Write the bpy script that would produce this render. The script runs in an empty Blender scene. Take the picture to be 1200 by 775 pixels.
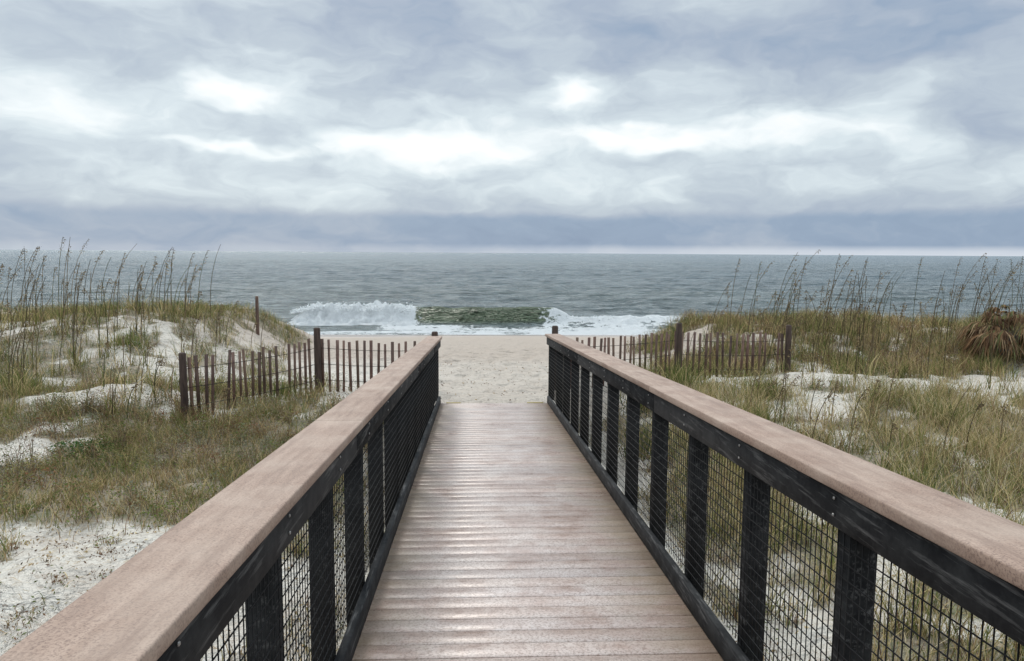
import bpy, math, numpy as np
from mathutils import Matrix, Vector
rng=np.random.default_rng(7)
S=bpy.context.scene
S.view_settings.view_transform='Standard'; S.view_settings.look='None'; S.view_settings.exposure=0
COL=S.collection
# ---------------------------------------------------------------- numpy noise
def _h(ix,iy,seed):
    n=(ix.astype(np.int64)*374761393+iy.astype(np.int64)*668265263+seed*1442695041)&0xffffffff
    n=((n^(n>>13))*1274126177)&0xffffffff
    return ((n^(n>>16))&0xffff)/65535.0
def vn(x,y,seed=0):
    x=np.asarray(x,float);y=np.asarray(y,float)
    ix=np.floor(x);iy=np.floor(y);fx=x-ix;fy=y-iy
    fx=fx*fx*(3-2*fx);fy=fy*fy*(3-2*fy)
    a=_h(ix,iy,seed);b=_h(ix+1,iy,seed);c=_h(ix,iy+1,seed);d=_h(ix+1,iy+1,seed)
    return (a*(1-fx)+b*fx)*(1-fy)+(c*(1-fx)+d*fx)*fy
def fbm(x,y,o=4,seed=0):
    s=0;a=.5;t=0
    for i in range(o):
        s=s+a*vn(x*2**i+17.3*i,y*2**i-9.1*i,seed+i);t+=a;a*=.5
    return s/t
def ss(t): 
    t=np.clip(t,0,1);return t*t*(3-2*t)
# ---------------------------------------------------------------- layout constants
CAMZ=4.0; SL=0.0634; DEND=11.6; XL=-0.567; XR=1.133
def zd(y): return 2.35-SL*np.asarray(y,float)
def H(x,y):
    x=np.asarray(x,float);y=np.asarray(y,float)
    base=np.interp(y,[-400,-5,3,9,12,20,30,36,44,60,90],[2.6,1.7,1.3,1.40,1.60,1.12,.45,.0,-.7,-1.6,-3])
    path=np.exp(-((x-.3)/1.9)**4)
    ml=ss((-x-4.3-.8*(fbm(y*.5,x*0+3,2,5)-.5))/2.8)*ss((y-12.6)/5)*(1-ss((y-21.5)/6))
    mr=ss((x-4.4)/2.4)*ss((y-14.3)/4)*(1-ss((y-21.5)/6))
    h=base+ml*(2.27+.3*(fbm(x*.35,y*.35,3,1)-.5)*2-base)
    h=h+mr*(1.93+.3*(fbm(x*.35,y*.35,3,2)-.5)*2-h)
    w=(1-path)*(1-ss((y-22)/5))
    h=h+w*(.34*(fbm(x*.45,y*.45,4,3)-.5)+.16*(fbm(x*1.7,y*1.7,3,4)-.5))
    h=h+.22*np.exp(-((x+5.6)/1.0)**2-((y-11.9)/.7)**2)+.16*np.exp(-((x+3.6)/1.2)**2-((y-5.4)/1.0)**2)
    h=h+.18*np.exp(-((x-6.5)/2.2)**2-((y-13.6)/.6)**2)
    h=h+.045*(fbm(x*2.2,y*2.2,3,8)-.5)*(1-ss((y-24)/6))+.04*(vn(x*4.5,y*4.5,9)-.5)*(1-ss((y-24)/4))
    h=h-.07*ss((vn(x*3.6,y*2.8,12)-.55)/.25)*(1-ss((y-22)/8))*ss((y-11.5)/.5)*ss(path*1.5)
    under=(np.abs(x-.283)<1.25)&(y<DEND+.05)
    h=np.where(under,np.minimum(h,zd(y)-.07),h)
    return h
def V(x,y):
    x=np.asarray(x,float);y=np.asarray(y,float)
    n=fbm(x*.7,y*.7,4,21); n2=fbm(x*2.3,y*2.3,3,22)
    t=n*.55+n2*.45
    yb=6.5+.5*(n-.5)*2+.25*(x+3)*.1
    a=ss((y-yb)/.5)*(1-ss((y-11)/1.0))*.95*ss((t-.35)/.12)
    low=(y<=yb)*ss((t-.55)/.05)*.7
    low=np.maximum(low, ss((x+2.2)/.5)*(y<8)*.5*ss((t-.44)/.1))
    b=ss((y-10.6)/.8)*(1-ss((y-14)/1.))*ss((t-.43)/.08)*.85
    c=ss((y-13.2)/.8)*(1-ss((y-17.5)/1.))*ss((t-.47)/.07)*.7
    d=ss((y-17)/1)*(1-ss((y-22.5)/1.5))*ss((t-.38)/.1)*.85
    L=np.maximum.reduce([a,low,b,c,d])
    mound=np.exp(-((x+5.7)/.9)**2-((y-11.7)/.55)**2)
    L=L*(1-ss(mound*2.2-.5))
    tr=t-.09*(1-ss((x-1.4)/1.4))
    R=np.maximum.reduce([(1-ss((y-11.3)/1.))*.95*ss((tr-.39)/.10),
        ss((y-10.5)/.5)*(1-ss((y-15.4)/.8))*ss((t-.50)/.05)*.75,
        ss((y-15.0)/.9)*(1-ss((y-22.5)/1.5))*.95*ss((t-.38)/.10)])
    wl=ss((-x-1.0-(y>11.5)*1.2-ss((y-13)/6)*2.5)/.6); wr=ss((x-1.5-(y>11.5)*1.0-ss((y-13)/6)*2.0)/.6)
    un=((x>-1.2)&(x<1.8)&(y<11))*ss((t-.50)/.1)*.4
    return np.clip(np.maximum(np.maximum(L*wl,R*wr),un),0,1)
# ---------------------------------------------------------------- mesh helpers
def mesh_np(name,verts,quads=None,tris=None,mat=None,col=None,smooth=False,attrs=None,parent=None):
    me=bpy.data.meshes.new(name)
    verts=np.asarray(verts,np.float32).reshape(-1,3)
    q=np.asarray(quads,np.int32).reshape(-1,4) if quads is not None else np.zeros((0,4),np.int32)
    t=np.asarray(tris,np.int32).reshape(-1,3) if tris is not None else np.zeros((0,3),np.int32)
    me.vertices.add(len(verts)); me.vertices.foreach_set('co',verts.ravel())
    li=np.concatenate([q.ravel(),t.ravel()])
    me.loops.add(len(li)); me.loops.foreach_set('vertex_index',li)
    n=len(q)+len(t)
    me.polygons.add(n)
    st=np.concatenate([np.arange(len(q))*4,len(q)*4+np.arange(len(t))*3]).astype(np.int32)
    me.polygons.foreach_set('loop_start',st)
    me.update(calc_edges=True); me.validate()
    if smooth: me.polygons.foreach_set('use_smooth',np.ones(len(me.polygons),bool))
    if col is not None:
        a=me.color_attributes.new('col','FLOAT_COLOR','POINT')
        c=np.ones((len(verts),4),np.float32);c[:,:3]=col
        a.data.foreach_set('color',c.ravel())
    for k,v in (attrs or {}).items():
        a=me.attributes.new(k,'FLOAT','POINT'); a.data.foreach_set('value',np.asarray(v,np.float32).ravel())
    o=bpy.data.objects.new(name,me); COL.objects.link(o)
    if mat: me.materials.append(mat)
    if parent: o.parent=parent
    return o
class Boxes:
    def __init__(s): s.v=[];s.q=[];s.c=[]
    def add8(s,p,c=(1,1,1)):
        b=len(s.v)
        s.v+=list(p); s.c+=[c]*8
        for f in ((0,3,2,1),(4,5,6,7),(0,1,5,4),(1,2,6,5),(2,3,7,6),(3,0,4,7)): s.q.append([b+i for i in f])
    def sh(s,x0,x1,y0,y1,h0,h1,c=(1,1,1)):   # follows the ramp
        s.add8([(x0,y0,zd(y0)+h0),(x1,y0,zd(y0)+h0),(x1,y1,zd(y1)+h0),(x0,y1,zd(y1)+h0),
                (x0,y0,zd(y0)+h1),(x1,y0,zd(y0)+h1),(x1,y1,zd(y1)+h1),(x0,y1,zd(y1)+h1)],c)
    def make(s,name,mat,parent=None,bev=0,seg=1):
        o=mesh_np(name,s.v,s.q,None,mat,np.array(s.c),parent=parent)
        if bev:
            m=o.modifiers.new('bev','BEVEL');m.width=bev;m.segments=seg;m.limit_method='ANGLE'
        return o
def empty(name):
    e=bpy.data.objects.new(name,None);COL.objects.link(e);e.empty_display_size=.2;return e
# ---------------------------------------------------------------- material helpers
class NT:
    def __init__(s,nt): s.t=nt;s.n=nt.nodes;s.l=nt.links
    def new(s,ty,**k):
        n=s.n.new(ty)
        for a,b in k.items(): setattr(n,a,b)
        return n
    def put(s,sock,v):
        if isinstance(v,bpy.types.NodeSocket): s.l.new(v,sock)
        else: sock.default_value=v
    def m(s,op,a,b=0,c=None,clamp=False):
        n=s.new('ShaderNodeMath',operation=op,use_clamp=clamp)
        s.put(n.inputs[0],a);s.put(n.inputs[1],b)
        if c is not None:s.put(n.inputs[2],c)
        return n.outputs[0]
    def mix(s,f,a,b,mode='MIX'):
        n=s.new('ShaderNodeMix',data_type='RGBA',blend_type=mode)
        s.put(n.inputs[0],f)
        for i,v in ((6,a),(7,b)):
            s.put(n.inputs[i],(*v,1) if isinstance(v,tuple) and len(v)==3 else v)
        return n.outputs[2]
    def noise(s,vec,scale,det=4,ro=.55,dist=0):
        n=s.new('ShaderNodeTexNoise');n.inputs['Scale'].default_value=scale;n.inputs['Detail'].default_value=det
        n.inputs['Roughness'].default_value=ro;n.inputs['Distortion'].default_value=dist
        if vec is not None:s.l.new(vec,n.inputs['Vector'])
        return n.outputs['Fac']
    def ramp(s,f,pts,interp='LINEAR'):
        n=s.new('ShaderNodeValToRGB');e=n.color_ramp.elements;n.color_ramp.interpolation=interp
        while len(e)<len(pts): e.new(.5)
        for i,(p,c) in enumerate(pts):
            e[i].position=p; e[i].color=(c,c,c,1) if not isinstance(c,tuple) else (*c,1)
        s.l.new(f,n.inputs[0]);return n.outputs[0]
    def mapv(s,vec,scale):
        n=s.new('ShaderNodeMapping');n.inputs['Scale'].default_value=scale;s.l.new(vec,n.inputs[0]);return n.outputs[0]
    def bump(s,h,strength,dist,norm=None):
        n=s.new('ShaderNodeBump');n.inputs['Strength'].default_value=strength;n.inputs['Distance'].default_value=dist
        s.l.new(h,n.inputs['Height'])
        if norm is not None:s.l.new(norm,n.inputs['Normal'])
        return n.outputs[0]
    def attr(s,name):
        n=s.new('ShaderNodeAttribute',attribute_name=name);return n
def mat(name):
    m=bpy.data.materials.new(name);m.use_nodes=True
    t=NT(m.node_tree);p=t.n['Principled BSDF'];t.p=p
    t.pos=t.new('ShaderNodeNewGeometry').outputs['Position']
    return m,t
# sand ground
m_sand,t=mat('sand')
veg=t.attr('veg').outputs['Fac']; wet=t.attr('wet').outputs['Fac']
n1=t.noise(t.pos,1.3,4);n2=t.noise(t.pos,14,5,.65);n3=t.noise(t.pos,220,1)
c=t.mix(t.ramp(n1,[(.35,0.),(.65,1.)]),(.56,.50,.43),(.70,.65,.57))
c=t.mix(t.m('MULTIPLY',n3,.35),c,(.36,.32,.27))
beach=t.attr('beach').outputs['Fac']
c=t.mix(beach,c,(.45,.375,.31))
speck=t.ramp(n2,[(.54,0.),(.64,1.)])
c=t.mix(t.m('MULTIPLY',speck,t.m('SUBTRACT',.45,t.m('MULTIPLY',beach,.30))),c,(.22,.16,.11))
lit=t.mix(t.ramp(n2,[(.4,0.),(.6,1.)]),(.14,.11,.07),(.34,.27,.18))
lit=t.mix(t.ramp(t.noise(t.pos,4,4),[(.48,0.),(.62,.8)]),lit,(.12,.12,.05))
vf=t.m('ADD',veg,t.m('MULTIPLY',t.m('SUBTRACT',n2,.5),1.3))
c=t.mix(t.ramp(vf,[(.30,0.),(.7,.85)]),c,lit)
c=t.mix(wet,c,(.28,.22,.18))
t.put(t.p.inputs['Base Color'],c)
t.put(t.p.inputs['Roughness'],t.m('SUBTRACT',.95,t.m('MULTIPLY',wet,.7)))
vor=t.new('ShaderNodeTexVoronoi',feature='SMOOTH_F1');vor.inputs['Scale'].default_value=3.2;vor.inputs['Smoothness'].default_value=.6
t.l.new(t.pos,vor.inputs['Vector'])
b=t.bump(vor.outputs['Distance'],.9,.14)
b=t.bump(t.noise(t.pos,9,4,.6),1.,.12,b);b=t.bump(n3,.35,.006,b)
dry=t.new('ShaderNodeMix',data_type='VECTOR');t.put(dry.inputs[0],wet);t.l.new(b,dry.inputs[4])
t.l.new(t.new('ShaderNodeNewGeometry').outputs['Normal'],dry.inputs[5]);t.l.new(dry.outputs[1],t.p.inputs['Normal'])
# foliage
def foliage(name,tr=.35,rough=.7):
    m,t=mat(name)
    c=t.attr('col').outputs['Color']
    df=t.new('ShaderNodeBsdfDiffuse');t.l.new(c,df.inputs[0])
    tl=t.new('ShaderNodeBsdfTranslucent');t.l.new(c,tl.inputs[0])
    mx=t.new('ShaderNodeMixShader');mx.inputs[0].default_value=tr
    t.l.new(df.outputs[0],mx.inputs[1]);t.l.new(tl.outputs[0],mx.inputs[2]);t.l.new(mx.outputs[0],t.n['Material Output'].inputs[0])
    return m
m_fol=foliage('foliage')
# composite deck
m_deck,t=mat('composite_deck')
ac=t.attr('col').outputs['Color']
g=t.noise(t.mapv(t.pos,(2.5,60,2)),1,5,.65);g2=t.noise(t.pos,3.2,5,.7);g3=t.noise(t.pos,75,3,.75)
c=t.mix(t.ramp(g,[(.3,0.),(.7,1.)]),(.36,.25,.205),(.55,.43,.375))
c=t.mix(t.ramp(g2,[(.38,0.),(.62,.75)]),c,(.60,.53,.49))
c=t.mix(t.ramp(g3,[(.46,0.),(.62,.75)]),c,(.22,.15,.12))
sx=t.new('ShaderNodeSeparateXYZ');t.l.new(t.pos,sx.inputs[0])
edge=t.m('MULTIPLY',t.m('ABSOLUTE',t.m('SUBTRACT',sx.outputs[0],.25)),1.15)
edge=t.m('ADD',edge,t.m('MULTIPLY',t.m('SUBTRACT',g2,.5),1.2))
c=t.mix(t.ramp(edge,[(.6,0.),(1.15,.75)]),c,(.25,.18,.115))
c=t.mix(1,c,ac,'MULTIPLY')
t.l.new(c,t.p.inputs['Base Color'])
t.put(t.p.inputs['Roughness'],t.ramp(t.m('ADD',t.m('MULTIPLY',g2,.7),t.m('MULTIPLY',g3,.3)),[(.35,.22),(.65,.55)]))
t.p.inputs['Specular IOR Level'].default_value=.6
b=t.bump(t.noise(t.mapv(t.pos,(3,140,3)),1,3,.6),.25,.002);b=t.bump(g3,.3,.002,b);t.l.new(b,t.p.inputs['Normal'])
# rail cap
m_cap,t=mat('composite_rail_cap')
g=t.noise(t.mapv(t.pos,(30,2.2,30)),1,5,.65);g3=t.noise(t.pos,170,3,.7);g2=t.noise(t.pos,4,5,.6)
c=t.mix(t.ramp(g,[(.3,0.),(.7,1.)]),(.25,.16,.115),(.39,.275,.21))
c=t.mix(t.ramp(g3,[(.47,0.),(.64,.75)]),c,(.13,.08,.06))
c=t.mix(t.ramp(g2,[(.42,0.),(.7,.5)]),c,(.45,.35,.28))
c=t.mix(t.ramp(t.noise(t.mapv(t.pos,(9,1.,9)),1.7,5,.7),[(.50,0.),(.66,.6)]),c,(.18,.115,.085))
c=t.mix(1,c,t.attr('col').outputs['Color'],'MULTIPLY')
t.l.new(c,t.p.inputs['Base Color']);t.p.inputs['Roughness'].default_value=.7
b=t.bump(g3,.45,.002);b=t.bump(g,.3,.003,b);t.l.new(b,t.p.inputs['Normal'])
# dark painted wood
m_dark,t=mat('black_weathered_wood')
g=t.noise(t.mapv(t.pos,(40,3,40)),1,5,.7);g2=t.noise(t.pos,7,5,.7)
c=t.mix(t.ramp(g2,[(.42,0.),(.7,1.)]),(.008,.008,.009),(.032,.032,.032))
c=t.mix(t.ramp(g,[(.54,0.),(.70,.8)]),c,(.13,.125,.12))
t.l.new(c,t.p.inputs['Base Color']);t.p.inputs['Roughness'].default_value=.75;t.p.inputs['Specular IOR Level'].default_value=.2
t.l.new(t.bump(g,.6,.004),t.p.inputs['Normal'])
m_wire,t=mat('black_coated_wire')
t.put(t.p.inputs['Base Color'],t.mix(t.noise(t.pos,30),(.005,.005,.006),(.018,.017,.016)));t.p.inputs['Roughness'].default_value=.6;t.p.inputs['Specular IOR Level'].default_value=.2
m_metal,t=mat('galvanised_metal')
t.put(t.p.inputs['Base Color'],t.mix(t.noise(t.pos,60),(.25,.24,.23),(.45,.44,.42)));t.p.inputs['Metallic'].default_value=.8;t.p.inputs['Roughness'].default_value=.45
m_yel,t=mat('yellow_tread_strip')
t.put(t.p.inputs['Base Color'],t.mix(t.noise(t.pos,25,5),(.34,.28,.16),(.52,.40,.14)));t.p.inputs['Roughness'].default_value=.6
# fence wood
m_fence,t=mat('weathered_fence_wood')
g=t.noise(t.mapv(t.pos,(30,30,4)),1,5,.7)
c=t.mix(t.ramp(g,[(.35,0.),(.65,1.)]),(.06,.032,.022),(.18,.11,.08))
c=t.mix(1,c,t.attr('col').outputs['Color'],'MULTIPLY')
t.l.new(c,t.p.inputs['Base Color']);t.p.inputs['Roughness'].default_value=.8
t.l.new(t.bump(g,.6,.006),t.p.inputs['Normal'])
# water
m_sea,t=mat('sea_water')
fo=t.attr('foam').outputs['Fac'];gr=t.attr('green').outputs['Fac'];tr=t.attr('turbid').outputs['Fac']
c=t.mix(tr,(.085,.135,.155),(.175,.21,.195))
c=t.mix(t.ramp(t.noise(t.mapv(t.pos,(.01,.03,1)),1,4),[(.4,0.),(.65,.6)]),c,(.14,.18,.195))
rp=t.noise(t.mapv(t.pos,(.35,1.5,1)),1,6,.7,.3)  # ripple shading and reflection painted into the colour as dark and pale streaks
c=t.mix(t.ramp(rp,[(.40,.55),(.52,0.)]),c,(.04,.065,.07))
c=t.mix(t.ramp(rp,[(.50,0.),(.66,.7)]),c,(.34,.38,.39))
c=t.mix(gr,c,(.10,.135,.075))  # green tint painted in for light coming through the thin wave face
fn=t.noise(t.pos,2.6,7,.7,.6)
fm=t.ramp(t.m('ADD',fo,t.m('MULTIPLY',t.m('SUBTRACT',fn,.5),1.5)),[(.42,0.),(.56,1.)])
cap=t.ramp(t.noise(t.mapv(t.pos,(.12,.55,1)),1,6,.75),[(.65,0.),(.70,.8)])
t.l.new(c,t.p.inputs['Base Color']);t.p.inputs['Roughness'].default_value=.18;t.p.inputs['IOR'].default_value=1.33
b=t.bump(t.noise(t.mapv(t.pos,(.03,.10,1)),1,5,.7,.3),1.,6.)
b=t.bump(t.noise(t.mapv(t.pos,(.25,.8,1)),1,6,.7,.4),1.,1.3,b)
b=t.bump(t.noise(t.mapv(t.pos,(1.6,4.0,1)),1,4,.65,.3),1.,.2,b)
t.l.new(b,t.p.inputs['Normal'])
df=t.new('ShaderNodeBsdfPrincipled');df.inputs['Base Color'].default_value=(.80,.82,.82,1);df.inputs['Roughness'].default_value=.9
t.l.new(t.bump(t.noise(t.pos,7,6,.75),1.,.3),df.inputs['Normal'])
mx=t.new('ShaderNodeMixShader');t.put(mx.inputs[0],t.m('MAXIMUM',fm,t.m('MULTIPLY',cap,.55)))
t.l.new(t.p.outputs[0],mx.inputs[1]);t.l.new(df.outputs[0],mx.inputs[2]);t.l.new(mx.outputs[0],t.n['Material Output'].inputs[0])
m_foam,t=mat('sea_foam');t.put(t.p.inputs['Base Color'],t.mix(t.noise(t.pos,5),(.74,.77,.77),(.84,.85,.85)));t.p.inputs['Roughness'].default_value=.9

# ---------------------------------------------------------------- ground
def axis(dense0,dense1,step,far0,far1,gr=1.12):
    a=list(np.arange(dense0,dense1,step));s=step
    v=a[-1]
    while v<far1: s*=gr;v+=s;a.append(v)
    s=step;v=a[0];pre=[]
    while v>far0: s*=gr;v-=s;pre.append(v)
    return np.array(pre[::-1]+a)
gx=axis(-13,13,.07,-3000,3000);gy=axis(1,24,.07,-3000,90)
X,Y=np.meshgrid(gx,gy)
Z=H(X,Y)
nx,ny=len(gx),len(gy)
idx=np.arange(nx*ny).reshape(ny,nx)
Q=np.stack([idx[:-1,:-1],idx[:-1,1:],idx[1:,1:],idx[1:,:-1]],-1).reshape(-1,4)
vegA=V(X,Y)
wetA=ss((Y-31.5-1.2*(fbm(X*.15,Y*0,2,40)-.5)*2)/2.5)
beachA=np.maximum(ss((Y-15)/6),.6*ss((Y-11)/.5)*np.exp(-((X-.3)/1.9)**4))
mesh_np('sand_ground',np.stack([X,Y,Z],-1),Q,None,m_sand,smooth=True,attrs=dict(veg=vegA,wet=wetA,beach=beachA))
# ---------------------------------------------------------------- sea
rows=list(np.arange(32,47,.085));s=.085;v=rows[-1]
while v<30000:
    s=max(s*1.018,v*.0045 if v<400 else v*.02);s=min(s,v*.03);v+=s;rows.append(v)
ry=np.array(rows);sc=np.linspace(-1,1,1100);sc=np.sign(sc)*(np.abs(sc)*.55+.45*np.abs(sc)**3)
Yg=np.repeat(ry[:,None],len(sc),1);Xg=sc[None,:]*(Yg*1.5+12)
yc=42.2+.8*(vn(Xg*.12,Xg*0,50)-.5)*2+.02*np.abs(Xg)
def bmp(x,a,b,s): return ss((x-a)/s)*(1-ss((x-b)/s))
brk=bmp(Xg,-11.3,-4.6,2.2); face=bmp(Xg,-6.8,4.2,2.4); right=bmp(Xg,2.0,12,3.); leftg=bmp(Xg,-25,-14.0,2.5)
A=np.maximum.reduce([brk*.95,face*.85,right*.35,leftg*.8])*(.7+.6*fbm(Xg*.5,Xg*0,3,51))
dy=Yg-yc
prof=np.where(dy<0,np.exp(-(dy/.8)**2),np.exp(-(dy/2.6)**2))
Zs=A*prof
sw=.18*np.sin(Yg*.55+2*fbm(Xg*.05,Yg*.05,2,52)*3)*ss((Yg-48)/10)*(1-ss((Yg-250)/400))
Zs=Zs+sw+.20*(fbm(Xg*.35,Yg*.9,4,53)-.5)*2*(.5*ss((Yg-36)/4)+.5*ss((Yg-44)/10))*(1-ss((Yg-220)/250))
shore=35.6+.5*(fbm(Xg*.2,Xg*0,3,54)-.5)*2
foam=np.zeros_like(Zs)
tn=fbm(Xg*.5,Yg*1.1,5,55)
foam=np.maximum(foam,brk*bmp(dy,-2.6,.9,.6)*(1.1+.8*(tn-.3)))
foam=np.maximum(foam,np.maximum(face,leftg*.6)*np.exp(-((dy-.25)/.16)**2)*(.15+.75*tn))
foam=np.maximum(foam,right*bmp(dy,-2.4,.6,.9)*(.1+1.1*tn))
foam=np.maximum(foam,bmp(Xg,-40,40,3)*bmp(Yg,shore-.3,shore+1.8,.5)*(.25+.75*tn)*np.where(Xg>0,1.15,.95))
foam=np.maximum(foam,face*bmp(dy,-4.4,-1.7,.5)*(.0+.98*tn))
foam=np.maximum(foam,bmp(Xg,3,24,3)*bmp(Yg,37,42.5,1)*(.9*tn+.12))
lump=np.abs(fbm(Xg*1.6,Yg*1.6,4,56)-.5)*2
Zs=Zs+np.clip(foam-.5,0,1)*ss((Yg-37)/2)*(.65*lump-.08+.45*(fbm(Xg*4,Yg*4,2,57)-.5))
green=np.maximum(face,leftg)*bmp(dy,-1.8,.6,.6)*ss(Zs/.3)
turb=1-ss((Yg-44)/90)
nx2=len(sc);ny2=len(ry);idx=np.arange(nx2*ny2).reshape(ny2,nx2)
Q=np.stack([idx[:-1,:-1],idx[:-1,1:],idx[1:,1:],idx[1:,:-1]],-1).reshape(-1,4)
sea=mesh_np('sea',np.stack([Xg,Yg,Zs],-1),Q,None,m_sea,smooth=True,attrs=dict(foam=foam,green=green,turbid=turb))
# spray droplets over the breaking crest
N=2400;sxp=np.concatenate([rng.uniform(-10.6,-3.6,2100),rng.uniform(3,8,300)])
yy=42.2+.8*(vn(sxp*.12,sxp*0,50)-.5)*2+.02*np.abs(sxp)+rng.normal(-.1,.35,N)
am=np.where(sxp<-3,.9,.4)*np.where(sxp<-3,.55+.45*ss((sxp+11.3)/2.2),1);zz=am*(.75+np.abs(rng.normal(0,.17,N)));r=rng.uniform(.01,.036,N)
tet=np.array([[1,1,1],[-1,-1,1],[-1,1,-1],[1,-1,-1]],float)
vv=np.stack([sxp,yy,zz],-1)[:,None,:]+tet[None]*r[:,None,None]
base=(np.arange(N)*4)[:,None,None];tf=np.array([[0,1,2],[0,3,1],[0,2,3],[1,3,2]])[None]
mesh_np('wave_spray',vv.reshape(-1,3),None,(base+tf).reshape(-1,3),m_foam,parent=sea)
# ---------------------------------------------------------------- boardwalk
bw=empty('boardwalk')
B=Boxes();y=-3.0;p=.1385
while y<DEND-.02:
    k=rng.uniform(.86,1.08);tn_=rng.uniform(-.02,.02)
    dz=rng.uniform(-.001,.001)
    B.sh(XL-.02,XR+.02,y+.003,min(y+p-.003,DEND),-.03+dz,dz,(k+tn_,k,k-tn_));y+=p
B.make('deck_boards',m_deck,bw,.0025)
B=Boxes()
for x in (XL+.02,.28,XR-.06): B.sh(x,x+.05,-3,DEND-.03,-.25,-.034)
yy=-2.6
while yy<DEND-1.2:
    for x in (XL-.05,XR-.05): 
        z0=float(H(x,yy))-.3-float(zd(yy)); 
        if z0<-.3:B.sh(x,x+.12,yy,yy+.12,z0,-.252)
    yy+=2.4
B.make('joists_and_piles',m_dark,bw)
B=Boxes();B.sh(XL+.09,XL+.32,DEND+.002,DEND+.05,-.05,.012);B.sh(XR-.32,XR-.06,DEND+.002,DEND+.05,-.05,.012);B.make('tread_strip',m_yel,bw,.003)
def railing(xin,sgn,dh=0.):
    e=empty('boardwalk_railing')
    X=lambda a,b:(min(xin+sgn*a,xin+sgn*b),max(xin+sgn*a,xin+sgn*b))
    B=Boxes();yy=-3.0;ends=[.2,3.6,7.4,10.1,12.0] if sgn<0 else [1.0,4.7,8.3,12.0]
    for e1 in ends:
        k=rng.uniform(.90,1.05);B.sh(*X(-.012,.225),yy+.002,e1-.002,1.03+dh,1.07+dh,(k,k,k));yy=e1
    B.make('rail_cap',m_cap,e,.006,2)
    B=Boxes();yy=-3
    for e1 in ends:
        B.sh(*X(.012,.05),yy+.001,e1-.05,.90+dh,1.028+dh);B.sh(*X(.142,.18),yy+.001,e1-.05,.90+dh,1.028+dh);yy=e1-.05
    B.sh(*X(-.004,.036),-3,DEND,.002,.115)
    B.make('rail_boards',m_dark,e,.004)
    B=Boxes()
    ys=[2.20+.85*k-.85*6 for k in range(17)]
    for q in ys: B.sh(*X(.0505,.1405),q,q+.09,-.3,1.027+dh)
    B.sh(*X(.0505,.1405),11.88,11.97,-.45,1.027+dh)
    B.make('posts',m_dark,e,.004)
    B=Boxes()
    for h in np.arange(.15,.9,.0508): B.sh(*X(.040,.0432),-1,11.9,h,h+.0032)
    for q in np.arange(-1,11.9,.038): B.sh(*X(.0434,.0464),q,q+.003,.116,.93)
    B.make('wire_mesh',m_wire,e)
    B=Boxes()
    for q in ys:
        for h in (.935,.99): B.sh(*X(.006,.0118),q+.037,q+.047,h+dh,h+.010+dh)
    B.make('bolts',m_metal,e,.002)
    return e
railing(XL,-1,-.015);railing(XR,1,.025)
# round posts
def post(B,x,y,z0,z1,r,tx=0,ty=0,n=10,c=(1,1,1)):
    b=len(B[0])
    lv=[(z0,r*1.05),(z0+(z1-z0)*.5,r),(z1-.02,r*.95),(z1,r*.75)]
    for z,rr in lv:
        for i in range(n):
            a=2*math.pi*i/n;f=(z-z0)
            B[0].append((x+rr*math.cos(a)+tx*f,y+rr*math.sin(a)+ty*f,z))
    for l in range(3):
        for i in range(n): j=(i+1)%n;B[1].append((b+l*n+i,b+l*n+j,b+(l+1)*n+j,b+(l+1)*n+i))
    b3=b+3*n;B[0].append((x+tx*(z1-z0),y+ty*(z1-z0),z1+.005))
    for i in range(n):B[2].append((b3+i,b3+(i+1)%n,b+4*n))
def fence(pts,posts,hp=.95):
    e=empty('picket_fence')
    B=Boxes();W=Boxes()
    for (a,bb) in zip(pts[:-1],pts[1:]):
        a=np.array(a,float);bb=np.array(bb,float);L=np.linalg.norm(bb-a);d=(bb-a)/L;n=np.array([-d[1],d[0]])
        k=int(L/.118)
        for i in range(k):
            if rng.random()<.02: continue
            s=(i+.5)*L/k+rng.normal(0,.008);c=a+d*s;z0=float(H(*c))-.03
            za=float(H(*a))*(1-s/L)+float(H(*bb))*(s/L)
            h=za+hp+rng.normal(0,.018)-.12*math.sin(math.pi*s/L)*.4
            w=.023+rng.uniform(-.004,.004);tk=.007;tl=rng.normal(0,.018);tb=rng.normal(0,.012)
            P=[]
            for z,f in ((z0,0),(h,1)):
                for sx_,sy_ in ((-1,-1),(1,-1),(1,1),(-1,1)):
                    q=c+d*(sx_*w+tl*f)+n*(sy_*tk+tb*f);P.append((q[0],q[1],z+(rng.uniform(0,.008) if f else 0)))
            kk=rng.uniform(.6,1.35);B.add8(P,(kk,kk*rng.uniform(.92,1.02),kk*rng.uniform(.9,1.05)))
        for hh in (.22,.5,.78):
            for off in (-.011,.011):
                K=10
                for u in range(K):
                    s0,s1=L*u/K,L*(u+1)/K
                    z=[float(H(*a))*(1-s_/L)+float(H(*bb))*(s_/L)+hh-.03*math.sin(math.pi*s_/L) for s_ in (s0,s1)]
                    q0=a+d*s0+n*off;q1=a+d*s1+n*off;r=.0025
                    W.add8([(q0[0],q0[1]-r,z[0]-r),(q1[0],q1[1]-r,z[1]-r),(q1[0],q1[1]+r,z[1]-r),(q0[0],q0[1]+r,z[0]-r),
                            (q0[0],q0[1]-r,z[0]+r),(q1[0],q1[1]-r,z[1]+r),(q1[0],q1[1]+r,z[1]+r),(q0[0],q0[1]+r,z[0]+r)])
    B.make('pickets',m_fence,e);W.make('fence_wire',m_wire,e)
    PB=([],[],[])
    for (x,y,h,r) in posts: post(PB,x,y,float(H(x,y))-.3,float(H(x,y))+h,r,rng.normal(0,.012),rng.normal(0,.012))
    mesh_np('fence_posts',PB[0],PB[1],PB[2],m_fence,np.full((len(PB[0]),3),.45),parent=e)
fence([(-4.22,10.9),(-2.74,12.9),(-.85,13.3)],[(-4.25,10.85,1.02,.055),(-2.74,12.82,1.13,.06),(-.78,13.3,1.12,.06)])
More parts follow.
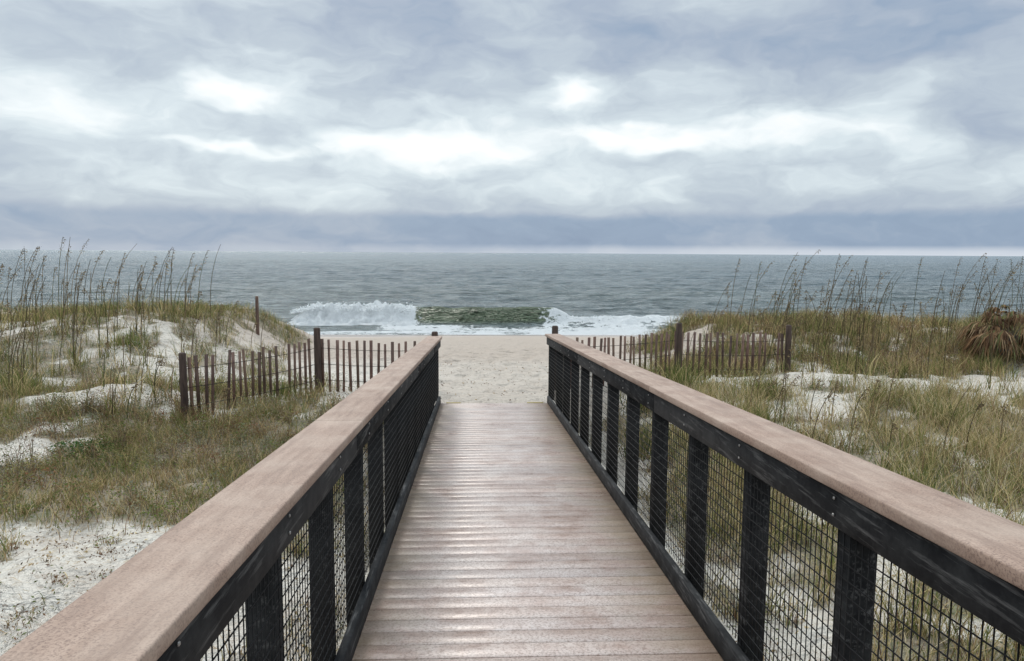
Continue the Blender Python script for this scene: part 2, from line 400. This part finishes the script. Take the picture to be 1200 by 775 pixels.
fence([(1.45,13.2),(3.97,14.3),(6.2,14.4)],[(1.42,13.2,1.18,.06),(3.97,14.22,1.13,.06),(6.22,14.35,1.06,.06)])
PB=([],[],[]);xx,yy=-5.85,20.0;post(PB,xx,yy,float(H(xx,yy))-.3,float(H(xx,yy))+1.02,.045)
mesh_np('wooden_post',PB[0],PB[1],PB[2],m_fence,np.full((len(PB[0]),3),.9))
# ---------------------------------------------------------------- vegetation
def pal(n,cols,w,var=.28):
    cols=np.array(cols);i=rng.choice(len(cols),n,p=np.array(w)/sum(w))
    return cols[i]*(1+rng.uniform(-var,var,(n,1)))
GREEN=(.135,.17,.05);DG=(.065,.095,.032);OLIVE=(.25,.23,.09);STRAW=(.56,.44,.23);TAN=(.42,.30,.165);BROWN=(.17,.10,.06);PALE=(.66,.56,.37)
def blades(x,y,h,w,lean,col,z=None,dirn=None,droop=.5):
    n=len(x);z=H(x,y)-.01 if z is None else z
    th=rng.uniform(0,2*np.pi,n) if dirn is None else dirn
    lx=np.cos(th)*lean*h;ly=np.sin(th)*lean*h
    fa=rng.uniform(0,np.pi,n);wx=np.cos(fa)*w*.5;wy=np.sin(fa)*w*.5
    def P(f,wf,zf): 
        return [np.stack([x+lx*f-wx*wf,y+ly*f-wy*wf,z+h*zf],-1),np.stack([x+lx*f+wx*wf,y+ly*f+wy*wf,z+h*zf],-1)]
    a=P(0,1,0);b=P(.3,.9,.5);tip=np.stack([x+lx,y+ly,z+h*(1-.35*lean*droop*2*.5)],-1)
    v=np.stack([a[0],a[1],b[0],b[1],tip],1)
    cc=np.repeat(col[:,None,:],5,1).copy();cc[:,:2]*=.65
    return v,cc
def emit(name,parts,m=m_fol,parent=None):
    v=np.concatenate([p[0] for p in parts]);c=np.concatenate([p[1] for p in parts]);n=len(v)
    b=(np.arange(n)*5)[:,None]
    q=b+np.array([[0,1,3,2]]);t=b+np.array([[2,3,4]])
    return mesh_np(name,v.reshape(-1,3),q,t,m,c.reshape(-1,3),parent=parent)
def scat(x0,x1,y0,y1,dens,pw=1.,thr=0.05,clump=None,cs=.05):
    n=int((x1-x0)*(y1-y0)*dens)
    x=rng.uniform(x0,x1,n);y=rng.uniform(y0,y1,n)
    if clump:
        k=clump;x=np.repeat(x[:n//k],k)+rng.normal(0,cs,(n//k)*k);y=np.repeat(y[:n//k],k)+rng.normal(0,cs,(n//k)*k)
    v=V(x,y);keep=(rng.random(len(x))<v**pw)&(v>thr)
    keep&=~((x>XL-.28)&(x<XR+.28)&(y<DEND+.3))
    keep&=~((np.abs(x-.3)<1.35)&(y>11))
    return x[keep],y[keep]
parts=[]
x,y=scat(-9,-.8,3.2,12.5,1150,clump=18,cs=.045)
n=len(x);pn=fbm(x*.9,y*.9,3,70)
parts.append(blades(x,y,rng.uniform(.05,.26,n)*(.45+1.1*pn),rng.uniform(.0035,.007,n),rng.uniform(.2,1.1,n),
   np.where((pn>.50)[:,None],pal(n,[GREEN,OLIVE,STRAW,TAN,BROWN],[2.4,3,2.,1.5,1.2]),pal(n,[GREEN,OLIVE,STRAW,TAN,BROWN],[.7,2,3,2.6,1.8]))))
x,y=scat(-14,-2,10.5,23,340,clump=14,cs=.07);n=len(x)
parts.append(blades(x,y,rng.uniform(.08,.38,n),rng.uniform(.005,.010,n),rng.uniform(.1,.9,n),pal(n,[GREEN,DG,OLIVE,STRAW,TAN,BROWN],[2.3,1,3,1.7,1.2,1.2])))
x,y=scat(-60,-12,5,24,40,clump=6);n=len(x)
parts.append(blades(x,y,rng.uniform(.15,.4,n),rng.uniform(.008,.016,n),rng.uniform(.1,.9,n),pal(n,[GREEN,OLIVE,STRAW,TAN],[2,3,2,1])))
x,y=scat(1.3,10.5,2.0,12.3,800,clump=24,cs=.06);n=len(x);pn=fbm(x*.8,y*.8,3,71)
tall=np.clip((x-1.0)/1.6,.4,1)
parts.append(blades(x,y,rng.uniform(.10,.62,n)*(.4+1.2*pn)*tall,rng.uniform(.004,.008,n),rng.uniform(.15,1.1,n),
   np.where((pn>.48)[:,None],pal(n,[GREEN,OLIVE,STRAW,PALE,BROWN],[2.5,3.,2.8,1.,1.2]),pal(n,[GREEN,OLIVE,STRAW,PALE,TAN,BROWN],[1.2,2.2,3.5,1.3,2,1]))))
x,y=scat(2,16,11.5,15.5,340,clump=14,cs=.07);n=len(x)
parts.append(blades(x,y,rng.uniform(.1,.45,n),rng.uniform(.005,.010,n),rng.uniform(.1,.9,n),pal(n,[GREEN,OLIVE,STRAW,TAN],[2.5,3,2,1.3])))
x,y=scat(3,20,14.6,23,500,clump=16,cs=.08);n=len(x);pn=fbm(x*.7,y*.7,3,72)
parts.append(blades(x,y,rng.uniform(.10,.50,n)*(.4+1.2*pn),rng.uniform(.006,.012,n),rng.uniform(.1,1.,n),
   np.where((pn>.5)[:,None],pal(n,[GREEN,DG,OLIVE,STRAW,BROWN,TAN],[2.2,1.3,2.8,1.4,1.4,1]),pal(n,[OLIVE,STRAW,TAN,BROWN],[1.8,1.7,2.4,2.3]))))
x,y=scat(10,60,3,24,45,clump=6);n=len(x)
parts.append(blades(x,y,rng.uniform(.15,.45,n),rng.uniform(.008,.016,n),rng.uniform(.1,.9,n),pal(n,[GREEN,OLIVE,STRAW,TAN],[2,3,2,1])))
x=rng.uniform(XL-.3,XR+.3,3500);y=rng.uniform(1,10.5,3500);k=V(x,y)>.1;x,y=x[k],y[k];n=len(x)
parts.append(blades(x,y,rng.uniform(.05,.2,n),rng.uniform(.003,.006,n),rng.uniform(.1,.9,n),pal(n,[GREEN,OLIVE,STRAW,TAN],[1,2,3,2])))
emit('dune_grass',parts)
# long-bladed clumps
def clump(name,x,y,n,h,spread,cols,w,wd=.010):
    xx=x+rng.normal(0,spread*.3,n);yy=y+rng.normal(0,spread*.3,n)
    emit(name,[blades(xx,yy,rng.uniform(.4,1,n)*h,rng.uniform(.6,1.2,n)*wd,rng.uniform(.05,.85,n),pal(n,cols,w,.3))])
for (a,b,n,h,s) in [(3.5,12.6,280,.82,.5),(2.9,12.9,240,.74,.5),(4.9,12.1,280,.52,.4),(2.6,11.2,240,.65,.5),(5.0,15.4,240,.5,.6),(3.9,10.3,200,.6,.5),
     (6.8,10.2,240,.55,.6),(2.1,9.2,180,.6,.4),(3.1,8.2,200,.6,.6),(8.3,15.8,260,.5,.7),(11,15.2,260,.5,.8),(4.6,7.6,200,.6,.6),
     (-1.5,10.6,160,.4,.4),(-3.3,12.4,200,.45,.5),(-7.6,12.6,220,.5,.6),(-10.5,16.2,220,.5,.7),(-8.8,17.8,220,.45,.7),(-9.6,14.2,220,.5,.7),(-7.2,15.6,200,.45,.6)]:
    clump('beach_grass_clump',a,b,n,h,s,[GREEN,DG,OLIVE,STRAW],[3,1.2,2,1.1])
# leafy weeds
def leaves(x,y,z,size,col):
    n=len(x);d1=rng.normal(0,1,(n,3));d1[:,2]*=.5;d1/=np.linalg.norm(d1,axis=1)[:,None]
    d2=np.cross(d1,rng.normal(0,1,(n,3)));d2/=np.linalg.norm(d2,axis=1)[:,None]
    c=np.stack([x,y,z],-1);s=size[:,None]
    v=np.stack([c-d1*s,c+d2*s*.4,c+d1*s,c-d2*s*.4],1);return v,np.repeat(col[:,None,:],4,1)
def emitq(name,parts,m=m_fol,parent=None):
    v=np.concatenate([p[0] for p in parts]);c=np.concatenate([p[1] for p in parts]);n=len(v)
    return mesh_np(name,v.reshape(-1,3),(np.arange(n*4)).reshape(-1,4),None,m,c.reshape(-1,3),parent=parent)
L=[];stems=[]
def weed_patch(x0,x1,y0,y1,n,k,R,hh,cols,w,size,usev=True):
    cx=rng.uniform(x0,x1,n);cy=rng.uniform(y0,y1,n)
    if usev: kp=rng.random(n)<V(cx,cy);cx,cy=cx[kp],cy[kp]
    kp=~((cx>XL-.45)&(cx<XR+.45)&(cy<DEND+.5))&~((np.abs(cx-.3)<1.7)&(cy>11));cx,cy=cx[kp],cy[kp];n=len(cx)
    if n==0:return
    rr=R*rng.uniform(.5,1.3,n);h=hh*rng.uniform(.5,1.3,n);base=pal(n,cols,w)
    a=np.repeat(np.arange(n),k);u=rng.normal(0,.5,(len(a),2))
    x=cx[a]+u[:,0]*rr[a];y=cy[a]+u[:,1]*rr[a]
    z=H(x,y)+rng.random(len(a))**.7*h[a]*np.clip(1.1-np.hypot(u[:,0],u[:,1])*.6,.1,1)
    L.append(leaves(x,y,z,size*rng.uniform(.6,1.3,len(a)),base[a]*rng.uniform(.6,1.4,(len(a),1))))
    a=np.repeat(np.arange(n),12);m=len(a);sx_=cx[a]+rng.normal(0,.2,m)*rr[a];sy_=cy[a]+rng.normal(0,.2,m)*rr[a]
    stems.append(blades(sx_,sy_,h[a]*rng.uniform(.6,1.5,m),np.full(m,.005),rng.uniform(.1,.9,m),pal(m,[BROWN,TAN,(.2,.16,.12)],[2,1,1])))
GG=(.22,.225,.15);RB=(.22,.11,.06)
weed_patch(-9,-1.2,6.5,12.8,500,110,.25,.22,[GREEN,OLIVE,GG,RB,DG],[2.2,2,2.4,1.2,1.],.016)
weed_patch(-6.5,-1.3,8.6,13.3,230,150,.30,.36,[GG,OLIVE,BROWN,(.30,.24,.17),DG],[2.6,2,1.5,1.5,1.2],.014)
weed_patch(-14,-3,12,22,320,100,.36,.28,[GREEN,DG,GG,OLIVE],[2,1,2,2],.020)
weed_patch(1.8,10,3,12,220,100,.24,.24,[GREEN,OLIVE,GG,STRAW,RB],[2,2,1.5,1,.9],.015)
weed_patch(1.35,3,2.5,9,60,60,.2,.2,[GREEN,OLIVE,BROWN,TAN],[1,1,1,1],.013,False)
weed_patch(4,18,14.8,22.5,440,100,.38,.34,[GREEN,DG,OLIVE,BROWN,RB],[2,1.5,2,1.4,1.3],.022)
weed_patch(3,14,11.8,15,90,100,.28,.22,[GREEN,GG,OLIVE],[2,1,2],.017)
weed_patch(-9.8,-8.2,12.2,13.6,16,260,.4,.35,[DG,GREEN],[2,1],.024,False)
weed_patch(-5.3,-4.6,9.0,9.5,6,260,.25,.22,[(.06,.13,.04),DG],[2,1],.022,False)
weed_patch(-4.8,-2.0,3.2,6.6,130,26,.18,.06,[GREEN,OLIVE,BROWN,TAN],[1.5,1,2,1],.014,False)
n=26000;x=rng.uniform(-7,8,n);y=rng.uniform(1.5,14,n);k=(V(x,y)>.02)|(rng.random(n)<.45);k&=~((x>XL-.02)&(x<XR+.02)&(y>10));k&=~((y>11)&(np.abs(x-.3)<1.8));x,y=x[k],y[k];n=len(x)
L.append(leaves(x,y,H(x,y)+.008,rng.uniform(.006,.022,n),pal(n,[BROWN,TAN,STRAW,(.08,.06,.04)],[2,2,1,1])))
n=700;x=rng.uniform(-2,2.6,n);y=rng.uniform(11.8,19,n)
L.append(leaves(x,y,H(x,y)+.006,rng.uniform(.008,.028,n),pal(n,[BROWN,TAN,(.08,.06,.04)],[2,1,1])))
w=emitq('leafy_weeds',L);emit('weed_stems',stems,parent=w)
n=1600;x=rng.uniform(-5.6,-1.0,n);y=rng.uniform(2.2,6.9,n)
emit('fallen_twigs',[blades(x,y,rng.uniform(.01,.05,n),np.full(n,.006),rng.uniform(2,9,n),pal(n,[BROWN,TAN,STRAW],[2,1.5,.7]),z=H(x,y)+.012)])
# sea oats
sv=[];sl=[];bl=[]
def oats(x,y,h):
    n=len(x);z=H(x,y);K=7
    th=rng.normal(.2,.9,n);ben=rng.uniform(.05,.36,n)*h
    C=pal(n,[(.10,.08,.05),(.17,.13,.08),(.10,.10,.05)],[2,2,1]);pts=[]
    for i in range(K+1):
        f=i/K;pts.append(np.stack([x+np.cos(th)*ben*f**2.4,y+np.sin(th)*ben*.6*f**2.4,z+h*(f-.05*f**4)],-1))
    for i in range(K):
        r0=.0085*(1-.45*i/K);r1=.0085*(1-.45*(i+1)/K)
        for ax in (np.array([1,0,0]),np.array([0,1,0])):
            sv.append((np.stack([pts[i]-ax*r0,pts[i]+ax*r0,pts[i+1]+ax*r1,pts[i+1]-ax*r1],1),np.repeat(C[:,None],4,1)))
    k=36;a=np.repeat(np.arange(n),k);f=rng.uniform(.78,1.0,len(a))
    has=np.repeat(rng.random(n)<.75,k);a=a[has];f=f[has];m=len(a)
    px=x[a]+np.cos(th[a])*ben[a]*f**2.4;py=y[a]+np.sin(th[a])*ben[a]*.6*f**2.4;pz=z[a]+h[a]*(f-.05*f**4)
    off=rng.normal(0,.020,(m,3))*(1.3-f)[:,None]*3
    off[:,0]+=np.cos(th[a])*.025
    sl.append(leaves(px+off[:,0],py+off[:,1],pz+off[:,2]-.01,rng.uniform(.014,.028,m),pal(m,[(.26,.20,.11),(.18,.13,.08),(.12,.09,.06)],[2,2,1])))
    kb=9;a=np.repeat(np.arange(n),kb);m=len(a)
    bl.append(blades(x[a]+rng.normal(0,.05,m),y[a]+rng.normal(0,.05,m),rng.uniform(.25,.7,m),rng.uniform(.007,.012,m),rng.uniform(.2,1.0,m),pal(m,[GREEN,OLIVE,STRAW,TAN],[1.5,2,2,1])))
def rnd(n,x0,x1,y0,y1,h0,h1):
    k=max(1,n//2);cx=rng.uniform(x0,x1,k);cy=rng.uniform(y0,y1,k);i=rng.integers(0,k,n)
    oats(cx[i]+rng.normal(0,.35,n),cy[i]+rng.normal(0,.3,n),h0+(h1-h0)*rng.random(n)**1.3)
rnd(100,-12.5,-7.0,12.8,19,.9,2.1)
rnd(46,-8.5,-5.0,13.5,19,.7,1.7)
rnd(28,-10,-6.2,11,14,1.1,2.1)
rnd(16,-6.0,-3.6,10.2,12.8,.5,1.0)
rnd(130,6.0,15.0,14.5,19,.9,2.3)
rnd(44,5.2,10,14.5,19,.7,1.8)
rnd(22,7.5,12,13,16,1.6,2.5)
rnd(30,4.2,9,8.5,13.5,.6,1.2)
rnd(40,-30,-12,13,22,.9,1.7);rnd(40,15,32,13,22,.9,1.7)
so=emitq('sea_oats',sl);emitq('oat_stalks',sv,parent=so);emit('oat_leaves',bl,parent=so)
# dead palmetto
cx,cy=11.9,16.0;cz=float(H(cx,cy))
pv=[]
for i in range(80):
    th=rng.uniform(0,2*math.pi);el=rng.uniform(-.1,1.3);Ls=rng.uniform(.5,1.0)
    ox=cx+math.cos(th)*Ls*math.cos(el)*.75;oy=cy+math.sin(th)*Ls*math.cos(el)*.75;oz=cz+.45+Ls*math.sin(el)*.8
    k=16;an=np.linspace(-1.1,1.1,k)
    dirs=np.stack([np.cos(th+an)*math.cos(el),np.sin(th+an)*math.cos(el),np.full(k,math.sin(el)-.75)-.15*np.abs(an)],-1)
    o=np.repeat([[ox,oy,oz]],k,0);le=rng.uniform(.35,.6,k)[:,None];side=np.cross(dirs,[0,0,1]);side/=np.linalg.norm(side,axis=1)[:,None]
    mid=o+dirs*le*.55;tip=o+dirs*le+np.array([0,0,-.18])
    v=np.stack([o-side*.004,o+side*.004,mid-side*.014,mid+side*.014,tip],1)
    pv.append((v,np.repeat(pal(k,[(.22,.13,.07),(.11,.065,.04),(.32,.22,.13),(.14,.14,.06)],[2,2.5,1,1])[:,None],5,1)))
    o=np.array([[cx,cy,cz+.1]]);e_=np.array([[ox,oy,oz]]);u=np.array([[.008,0,0]])
    pv.append((np.stack([o-u,o+u,(o+e_)/2-u,(o+e_)/2+u,e_],1),np.full((1,5,3),.12)))
emit('dead_palmetto_shrub',pv)
# ---------------------------------------------------------------- world
Wd=bpy.data.worlds.new('World');S.world=Wd;Wd.use_nodes=True
t=NT(Wd.node_tree);t.n.clear()
SE=math.radians(42);SR=math.radians(-20)
sky=t.new('ShaderNodeTexSky',sky_type='NISHITA',sun_disc=False,sun_elevation=SE,sun_rotation=SR)
g=t.new('ShaderNodeTexCoord').outputs['Generated']
sp=t.new('ShaderNodeSeparateXYZ');t.l.new(g,sp.inputs[0]);gx_,gy_,gz_=sp.outputs
az=t.m('ARCTAN2',gx_,gy_);el=t.m('ARCSINE',gz_)
def comb(a,b,c=0.):
    n=t.new('ShaderNodeCombineXYZ');t.put(n.inputs[0],a);t.put(n.inputs[1],b);t.put(n.inputs[2],c);return n.outputs[0]
w1=t.noise(comb(t.m('MULTIPLY',az,6.),t.m('MULTIPLY',el,14.)),1.3,3,.5);w2=t.noise(comb(t.m('MULTIPLY',az,7.),t.m('MULTIPLY',el,16.),5.),1.4,3,.5)
az2=t.m('ADD',az,t.m('MULTIPLY',t.m('SUBTRACT',w1,.5),.20));el2=t.m('ADD',el,t.m('MULTIPLY',t.m('SUBTRACT',w2,.5),.07))
n1=t.noise(comb(t.m('MULTIPLY',az2,4.5),t.m('MULTIPLY',el2,10.5)),1,6,.52,.1)
n2=t.noise(comb(t.m('MULTIPLY',az2,13.),t.m('MULTIPLY',el2,28.),3.),1,5,.56,.1)
prof=t.ramp(t.m('MULTIPLY',t.m('ADD',el,t.m('MULTIPLY',t.m('SUBTRACT',w2,.5),.022)),2.,clamp=True),[(0.,.38),(.03,.26),(.085,.27),(.115,.54),(.17,.66),(.28,.65),(.40,.58),(.56,.50),(.72,.52),(1.,.62)],'EASE')
T=prof
def blob(a,e,ra,re,amp):
    global T
    u=t.m('DIVIDE',t.m('SUBTRACT',az2,a),ra);v=t.m('DIVIDE',t.m('SUBTRACT',el2,e),re)
    r=t.m('ADD',t.m('MULTIPLY',u,u),t.m('MULTIPLY',v,v))
    T=t.m('ADD',T,t.m('MULTIPLY',t.m('EXPONENT',t.m('MULTIPLY',r,-1.)),amp))
for q in [(-.30,.19,.09,.022,.38),(-.08,.137,.13,.022,.38),(.118,.207,.06,.022,.40),(.215,.145,.09,.022,.38),(-.31,.128,.08,.008,.28),(.05,.16,.3,.05,.08),
          (-.52,.33,.22,.06,.30),(-.50,.17,.15,.03,.12),(.37,.155,.16,.022,.18),(.45,.26,.30,.05,-.16),(-.12,.275,.16,.035,-.10),(.60,.14,.12,.03,-.12),(.05,.32,.12,.03,.06)]: blob(*q)
T=t.m('ADD',T,t.m('MULTIPLY',t.m('SUBTRACT',n1,.5),.78));T=t.m('ADD',T,t.m('MULTIPLY',t.m('SUBTRACT',n2,.5),.40))
cl=t.ramp(T,[(0.,(.22,.30,.43)),(.25,(.29,.38,.51)),(.42,(.405,.475,.575)),(.58,(.52,.595,.665)),(.74,(.69,.775,.82)),(.88,(.88,.94,.96)),(1.,(1.,1.,1.))])
hz=t.m('MULTIPLY',t.ramp(t.m('MULTIPLY',el,20.,clamp=True),[(0.,1.),(.10,.8),(.24,0.)]),t.ramp(t.m('ADD',az,.5,clamp=True),[(.3,.12),(1.,.8)]))
cl=t.mix(hz,cl,(.70,.75,.82))
zen=t.m('MULTIPLY',t.ramp(gz_,[(.33,0.),(.9,1.)]),1.9)
b1=t.new('ShaderNodeBackground');t.l.new(cl,b1.inputs[0]);t.put(b1.inputs[1],t.m('ADD',zen,1.06))
b2=t.new('ShaderNodeBackground');t.l.new(sky.outputs[0],b2.inputs[0]);b2.inputs[1].default_value=.08
mx=t.new('ShaderNodeMixShader');mx.inputs[0].default_value=.94
t.l.new(b2.outputs[0],mx.inputs[1]);t.l.new(b1.outputs[0],mx.inputs[2])
out=t.new('ShaderNodeOutputWorld');t.l.new(mx.outputs[0],out.inputs[0])
# sun
sd=bpy.data.lights.new('sun','SUN');sd.energy=1.5;sd.angle=math.radians(20);sd.color=(1,.94,.85)
so_=bpy.data.objects.new('sun',sd);COL.objects.link(so_)
dirv=Vector((math.sin(SR)*math.cos(SE),math.cos(SR)*math.cos(SE),math.sin(SE)))
so_.rotation_euler=dirv.to_track_quat('Z','Y').to_euler()
# camera
cd=bpy.data.cameras.new('camera');cd.lens=26;cd.sensor_width=36;cd.clip_end=60000;cd.clip_start=.05
co=bpy.data.objects.new('camera',cd);COL.objects.link(co)
R=Matrix.Rotation(math.radians(-2.77),4,'Z')@Matrix.Rotation(math.radians(90-6.0),4,'X')@Matrix.Rotation(math.radians(.38),4,'Z')
co.matrix_world=Matrix.Translation((0,0,CAMZ))@R
S.camera=co
